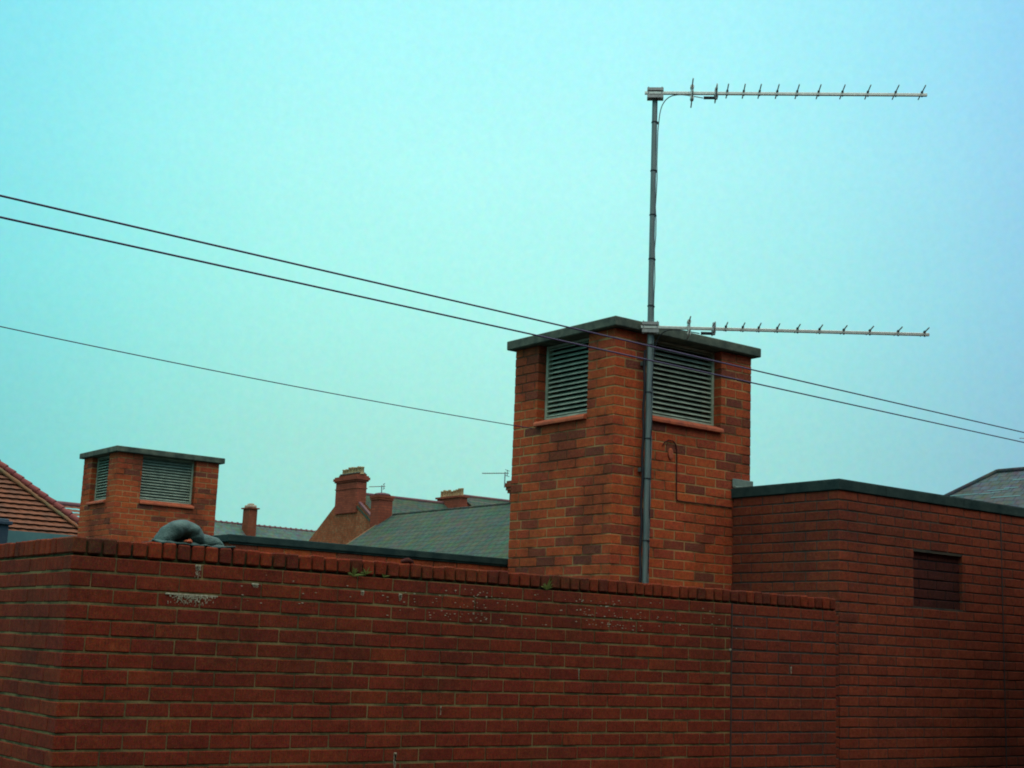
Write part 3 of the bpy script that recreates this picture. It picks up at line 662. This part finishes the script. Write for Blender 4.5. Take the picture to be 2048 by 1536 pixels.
# --- wing B: nearer lower house with ridge running towards the viewer
hB = empty('slate_roofed_house', (21.6, 31, 0), label='large mossy slate roof sloping down between the gabled house and the large tower', cat='house')
Xr, zr = 21.6, 6.93; T = .675
mb = MB(); roof_face(mb, [(17.2, 33.85, zr-4.4*T), (17.2, 22.5, zr-4.4*T), (Xr, 22.5, zr), (Xr, 33.85, zr)], (0, 1, 0)); roof_face(mb, [(26, 22.5, zr-4.4*T), (26, 33.85, zr-4.4*T), (Xr, 33.85, zr), (Xr, 22.5, zr)], (0, 1, 0))
thick(mb.build('roof', M['slate'], hB), .05)
mb = MB(); mb.box((17.5, 22.8, 0), (25.7, 33.7, 3.9)); mb.poly([(17.4, 33.72, 3.9), (Xr, 33.72, zr-.06), (25.8, 33.72, 3.9), (17.4, 33.6, 3.9), (Xr, 33.6, zr-.06), (25.8, 33.6, 3.9)], [(0, 1, 2), (5, 4, 3), (0, 3, 4, 1), (1, 4, 5, 2)])
mb.build('wall', M['far_brick'], hB)
mb = MB()
for k in range(38): y = 33.7-k*.3; mb.tube([(Xr, y, zr+.015), (Xr, y-.28, zr+.015)], .045, 8)
mb.build('ridge_tiles', M['slate'], hB)
mb = MB()
mb.poly([(20.1, 33.87, 5.86), (21.6, 33.87, 6.88), (21.6, 33.87, 6.97), (20.1, 33.87, 5.95), (20.1, 33.80, 5.86), (21.6, 33.80, 6.88), (21.6, 33.80, 6.97), (20.1, 33.80, 5.95)], [(0, 1, 2, 3), (7, 6, 5, 4), (3, 2, 6, 7), (0, 4, 5, 1)]); mb.build('verge', M['tile_moss'], hB)
st = stack('chimney', 21.12, 21.56, 33.72, 34.15, 5.8, 7.44, M['far_stack'], hB, [(7.34, .05, .02), (7.40, .07, .035)])
mb = MB(); V = []
for d, z in ((.22, 7.47), (.235, 7.50), (.2, 7.535), (.08, 7.56)):
    for k in range(16): a = 2*pi*k/16; V.append((21.34+d*cos(a)*1.05, 33.93+d*sin(a), z))
mb.poly(V, [(i*16+k, i*16+(k+1) % 16, (i+1)*16+(k+1) % 16, (i+1)*16+k) for i in range(3) for k in range(16)]+[tuple(range(48, 64))]); mb.build('flaunching', M['tile_brown'], st)
st = stack('chimney', 21.60, 22.2, 27.2, 28.38, 6.0, 7.25, M['far_brick'], hB, [(7.22, .07, .04), (7.29, .08, .07), (7.37, .1, .10), (7.47, .06, .06)])
# --- mid distance house D
hD = empty('distant_house', (33, 64.6, 0), label='distant low slate house with a single squat cream-topped chimney, right of the small tower', cat='house')
mb = MB(); roof_face(mb, [(26, 60, 6.0), (39, 60, 6.0), (39, 64.6, 8.96), (26, 64.6, 9.06)], (1, 0, 0)); thick(mb.build('roof', M['slate_far'], hD), .08)
mb = MB()
for k in range(44): x = 26+k*.3; z = 9.08-(x-26)/13*.1; mb.tube([(x, 64.6, z), (x+.22, 64.6, z), (x+.23, 64.6, z), (x+.3, 64.6, z)], [.07, .07, .10, .10], 8)
mb.build('ridge_tiles', M['tile_brown'], hD)
mb = MB(); mb.box((26.2, 60.3, 0), (38.8, 68, 6)); mb.build('wall', M['far_brick'], hD)
mb = MB(); mb.poly([(35.0, 61.5, 7.0), (36.6, 61.5, 7.35), (36.6, 61.5, 6.6), (35.0, 61.5, 6.6), (35.0, 63, 7.0), (36.6, 63, 7.35), (36.6, 63, 6.6), (35, 63, 6.6)], [(0, 1, 2, 3), (4, 5, 1, 0), (5, 6, 2, 1)]); mb.build('dormer', M['tile'], hD)
st = stack('chimney', 32.30, 32.75, 63.5, 64.15, 7.2, 9.78, M['far_brick'], hD, [(9.75, .06, .08)])
mb = MB(); mb.cbox((32.32, 63.52, 9.81), (32.72, 64.1, 9.95), .03); mb.cbox((32.4, 63.6, 9.95), (32.62, 63.98, 10.03), .03); mb.build('pot_block', M['cream'], st)
mb = MB(); mb.tube([(35.0, 61.6, 7.6), (35.0, 61.6, 8.45)], .035, 6); mb.box((34.9, 61.5, 7.6), (35.12, 61.7, 7.85)); mb.build('flue_pipe', M['dark'], hD)

# --- left hipped tiled house
def tiled_slope(mb, A, B, Cc, D, rows, m=0):
    """A,B = eave left/right; D,C = top left/right. rows of overlapping tiles, each row a lipped strip"""
    A, B, Cc, D = map(Vector, (A, B, Cc, D)); nrm = (B-A).cross(D-A).normalized(); 
    if nrm.z < 0: nrm = -nrm
    for k in range(rows):
        u0, u1 = k/rows, (k+1)/rows
        a, b, c, d = A.lerp(D, u0), B.lerp(Cc, u0), B.lerp(Cc, u1), A.lerp(D, u1)
        n = max(2, int((b-a).length/.30))
        for i in range(n):
            s, e = i/n, (i+1)/n; mid = (s+e)/2; q = random.uniform(-.004, .004)
            pts = []
            for w, hgt in ((s, .085), (mid, .098), (e, .085)): pts.append(a.lerp(b, w)+nrm*(hgt+q))
            tp = [d.lerp(c, w)+nrm*(h+q) for w, h in ((s, .012), (mid, .03), (e, .012))]
            lo = [a.lerp(b, w) for w in (s, mid, e)]
            lip = [q_-nrm*.018 for q_ in pts]
            mb.poly(lip+pts+tp, [(0, 1, 4, 3), (1, 2, 5, 4), (3, 4, 7, 6), (4, 5, 8, 7)], m)
            mb.poly([lip[0], lip[1], lip[2], tp[0]-nrm*.01, tp[1]-nrm*.01, tp[2]-nrm*.01], [(1, 0, 3, 4), (2, 1, 4, 5)], m)
hL = empty('hipped_house', (10, 46, 0), label='orange tiled hipped roof at the far left edge', cat='house')
mb = MB(); A1 = Vector((12.45, 48.26, 10.35)); Q = Vector((18.6, 42.11, 4.90))
tiled_slope(mb, (2, 42.11, 4.90), Q, A1, (2, 48.26, 10.35), 33); mb.build('roof', M['tile'], hL)
mb = MB(); mb.face([Q, (18.6, 54.4, 4.9), A1]); mb.face([(2, 54.4, 4.9), (2, 48.26, 10.35), A1, (18.6, 54.4, 4.9)]); mb.build('rear_slopes', M['tile'], hL)
mb = MB(); mbm = MB(); hv = Q-A1; nn = 30
for k in range(nn):
    a = A1+hv*(k/nn); b = A1+hv*((k+1)/nn*1.0); b = a+(b-a)*1.02
    mb.tube([a+Vector((0, 0, .10)), b+Vector((0, 0, .13))], [.095, .105], 8)
mb.build('hip_tiles', M['tile_red'], hL); P0 = [A1+hv*(k/60)+Vector((-.19-.05*mn.noise(Vector((k*.6, 1, 0))), -.17, .0)) for k in range(58)]
mbm.tube(P0, [.05+.035*abs(mn.noise(Vector((k*.9, 5, 2)))) for k in range(58)], 7); mbm.build('mortar_bedding', M['tile_moss'], hL)
mb = MB(); mb.box((2.3, 42.5, 0), (18.2, 54, 4.9)); mb.build('wall', M['far_brick'], hL)
# --- orange roof behind it
hE = empty('orange_roofed_house', (22, 60, 0), label='second orange tiled roof glimpsed between the hipped roof and the small tower', cat='house')
mb = MB(); tiled_slope(mb, (17, 57.5, 5.4), (28, 57.5, 5.4), (28, 62, 8.86), (17, 62, 8.96), 20); mb.build('roof', M['tile'], hE)
mb = MB(); mb.tube([(17, 62, 9.0), (28, 62, 8.92)], .12, 8); mb.build('ridge_tiles', M['tile_brown'], hE)
mb = MB(); mb.box((17.3, 57.9, 0), (27.8, 66, 5.4)); mb.build('wall', M['far_brick'], hE)
# --- pale felt extension roof + dark box, far left
ex = empty('roof_extension', (7.8, 24, 0), label='strip of pale blue-grey flat roof at the left below the orange tiles', cat='roof')
mb = MB(); mb.box((5.0, 24.0, 4.66), (10.5, 27, 4.975)); mb.build('fascia', M['felt_light'], ex); mb = MB(); mb.box((5.2, 24.2, 0), (10.3, 26.8, 4.655)); mb.build('wall', M['far_brick'], ex)
db = MB(); db.cbox((7.0, 23.2, 3.2), (7.56, 23.8, 5.10), .02); db.cbox((6.95, 23.15, 5.0), (7.60, 23.85, 5.06), .01); db.build('flue_box', M['timber'], label='dark blue box-like flue at the extreme left edge above the wall', cat='flue')

# --- right hipped slate roof
hR = empty('slate_hipped_house', (36, 20, 0), label='grey slate hipped roof rising behind the building at the right edge', cat='house')
ap = Vector((33.17, 22.14, 8.50)); T = .7377; t_ = 3.4
Hc = ap+Vector((-1, 1, -T))*t_
mb = MB(); roof_face(mb, [Hc, (Hc.x, 8, Hc.z), (ap.x, 8, ap.z), ap], (0, 1, 0)); roof_face(mb, [(ap.x+t_, Hc.y, Hc.z), Hc, ap], (1, 0, 0)); roof_face(mb, [(ap.x+t_, 8, Hc.z), (ap.x+t_, Hc.y, Hc.z), ap, (ap.x, 8, ap.z)], (0, 1, 0))
thick(mb.build('roof', M['slate_dark'], hR), .06)
mb = MB(); mb.tube([ap+Vector((0, 0, .04)), (ap.x, 8, ap.z+.04)], .07, 8); mb.tube([ap+Vector((0, 0, .04)), Hc+Vector((0, 0, .04))], .07, 8); mb.build('ridge_tiles', M['slate_dark'], hR)
mb = MB(); mb.box((Hc.x+.3, 8.3, 0), (ap.x+t_-.3, Hc.y-.3, Hc.z)); mb.build('wall', M['far_brick'], hR)
mb = MB(); random.seed(2)
for k in range(7):
    u = random.uniform(.15, .62); y = random.uniform(20.2, 23.0) if k else 21.6; x = ap.x-u*t_*.55; z = ap.z-(ap.x-x)*T+.045; l = random.uniform(.25, .9)
    mb = MB(); mb.poly([(x, y, z), (x, y-l, z), (x-.04, y-l, z-.03+.003), (x-.05, y, z-.036+.003)], [(0, 1, 2, 3)])
    mb.build('slate_repair', M['felt_light'], hR)

# --- small aerials on chimneys
def aerial(x, y, z0, z1, dx, L_, label, m='alu_dark', grp='small television aerials on distant chimneys'):
    t = empty('television_aerial', (x, y, z0), label=label, cat='aerial', group=grp)
    mb = MB(); mb.tube([(x, y, z0), (x, y, z1+.03)], .014, 6); mb.build('pole', M[m], t)
    d = Vector(dx).normalized(); q = Vector((-d.y, d.x, 0))
    mb = MB(); P = Vector((x, y, z1)); mb.tube([P-d*.10, P+d*L_], .012, 6)
    for k in range(9): c = P+d*(L_*(.12+k*.1)); mb.tube([c-q*.09, c+q*.09], .005, 5)
    mb.build('boom', M[m], t)
    mb = MB(); c = P-d*.06
    for w in (-.07, .07): mb.tube([c-q*.15+Vector((0, 0, w)), c+q*.15+Vector((0, 0, w))], .008, 5)
    mb.tube([c-Vector((0, 0, .08)), c+Vector((0, 0, .08))], .01, 5); mb.build('reflector', M[m], t)
aerial(21.29, 33.90, 7.5, 7.735, (-.8, .35, -.08), .36, 'tiny television aerial on the small chimney beside the big gable chimney')
aerial(21.45, 28.40, 7.35, 7.715, (-.5, .8, 0), .62, 'thin television aerial pointing left just beside the large tower edge')
t = empty('television_aerial', (36.0, 22.1, 8.3), label='aerial tip just entering the picture at the right edge below the wires', cat='aerial')
mb = MB(); mb.tube([(35.26, 22.81, 9.76), (36.0, 22.23, 9.79)], .012, 6); mb.build('boom', M['alu_dark'], t); mb = MB(); mb.tube([(36.0, 22.23, 6.5), (36.0, 22.23, 9.85)], .016, 6); mb.build('pole', M['alu_dark'], t)

# ================================================================= UNSEEN HOUSE AND SIDE BLOCK, ADDED TO SHADE THE WALLS (behind the camera)
ho = empty('shading_house', (3, -1, 0), label='unseen brick house added behind the camera to shade the long red wall', cat='house')
mb = MB(); HX0, HX1, HZ = -8.0, 16.0, 7.2
xs = [HX0, -5.2, -4.0, -.6, .8, 4.6, 5.9, 9.4, 10.7, HX1]
for i in range(0, len(xs)-1):
    if i % 2 == 0: mb.box((xs[i], -.85, 0), (xs[i+1], -.55, HZ))
    else:
        for (a, b) in ((0, .9), (2.3, 3.9 if i != 3 else 2.6), (5.2 if i != 3 else 4.6, HZ)): mb.box((xs[i], -.85, a), (xs[i+1], -.55, b))
mb.box((HX0, -9, 0), (HX0+.3, -.86, HZ)); mb.box((HX1-.3, -9, 0), (HX1, -.86, HZ)); mb.build('wall', M['far_brick'], ho)
for i in (1, 3, 5, 7):
    for (a, b) in ((.9, 2.3), (3.9 if i != 3 else 2.6, 5.2 if i != 3 else 4.6)):
        mb = MB(); mb.box((xs[i], -.80, a), (xs[i]+.06, -.74, b)); mb.box((xs[i+1]-.06, -.80, a), (xs[i+1], -.74, b)); mb.box((xs[i]+.06, -.80, a), (xs[i+1]-.06, -.74, a+.06)); mb.box((xs[i]+.06, -.80, b-.06), (xs[i+1]-.06, -.74, b)); mb.box(((xs[i]+xs[i+1])/2-.03, -.80, a+.06), ((xs[i]+xs[i+1])/2+.03, -.74, b-.06))
        w = mb.build('window', M['cream'], ho); mb = MB(); mb.box((xs[i]+.05, -.785, a+.05), (xs[i+1]-.05, -.775, b-.05)); mb.build('pane', M['dark'], w)
mb = MB(); roof_face(mb, [(HX0-.2, -.25, HZ-.15), (HX1+.2, -.25, HZ-.15), (HX1+.2, -4.9, HZ+3.0), (HX0-.2, -4.9, HZ+3.0)], (1, 0, 0)); roof_face(mb, [(HX1+.2, -9.4, HZ-.15), (HX0-.2, -9.4, HZ-.15), (HX0-.2, -4.9, HZ+3.0), (HX1+.2, -4.9, HZ+3.0)], (1, 0, 0))
thick(mb.build('roof', M['slate'], ho), .08)
ox_ = empty('shade_block', (12, 2, 0), label='unseen flat-roofed brick block added out of view to shade the right-hand building', cat='shade_block')  # unseen block, added to darken the right-hand brickwork
mb = MB(); mb.box((9.35, -.54, 0), (15.5, 5.85, 5.4)); mb.build('wall', M['far_brick'], ox_); mb = MB(); mb.box((9.33, -.54, 5.402), (15.6, 5.90, 5.5)); mb.build('felt_roof', M['felt'], ox_)
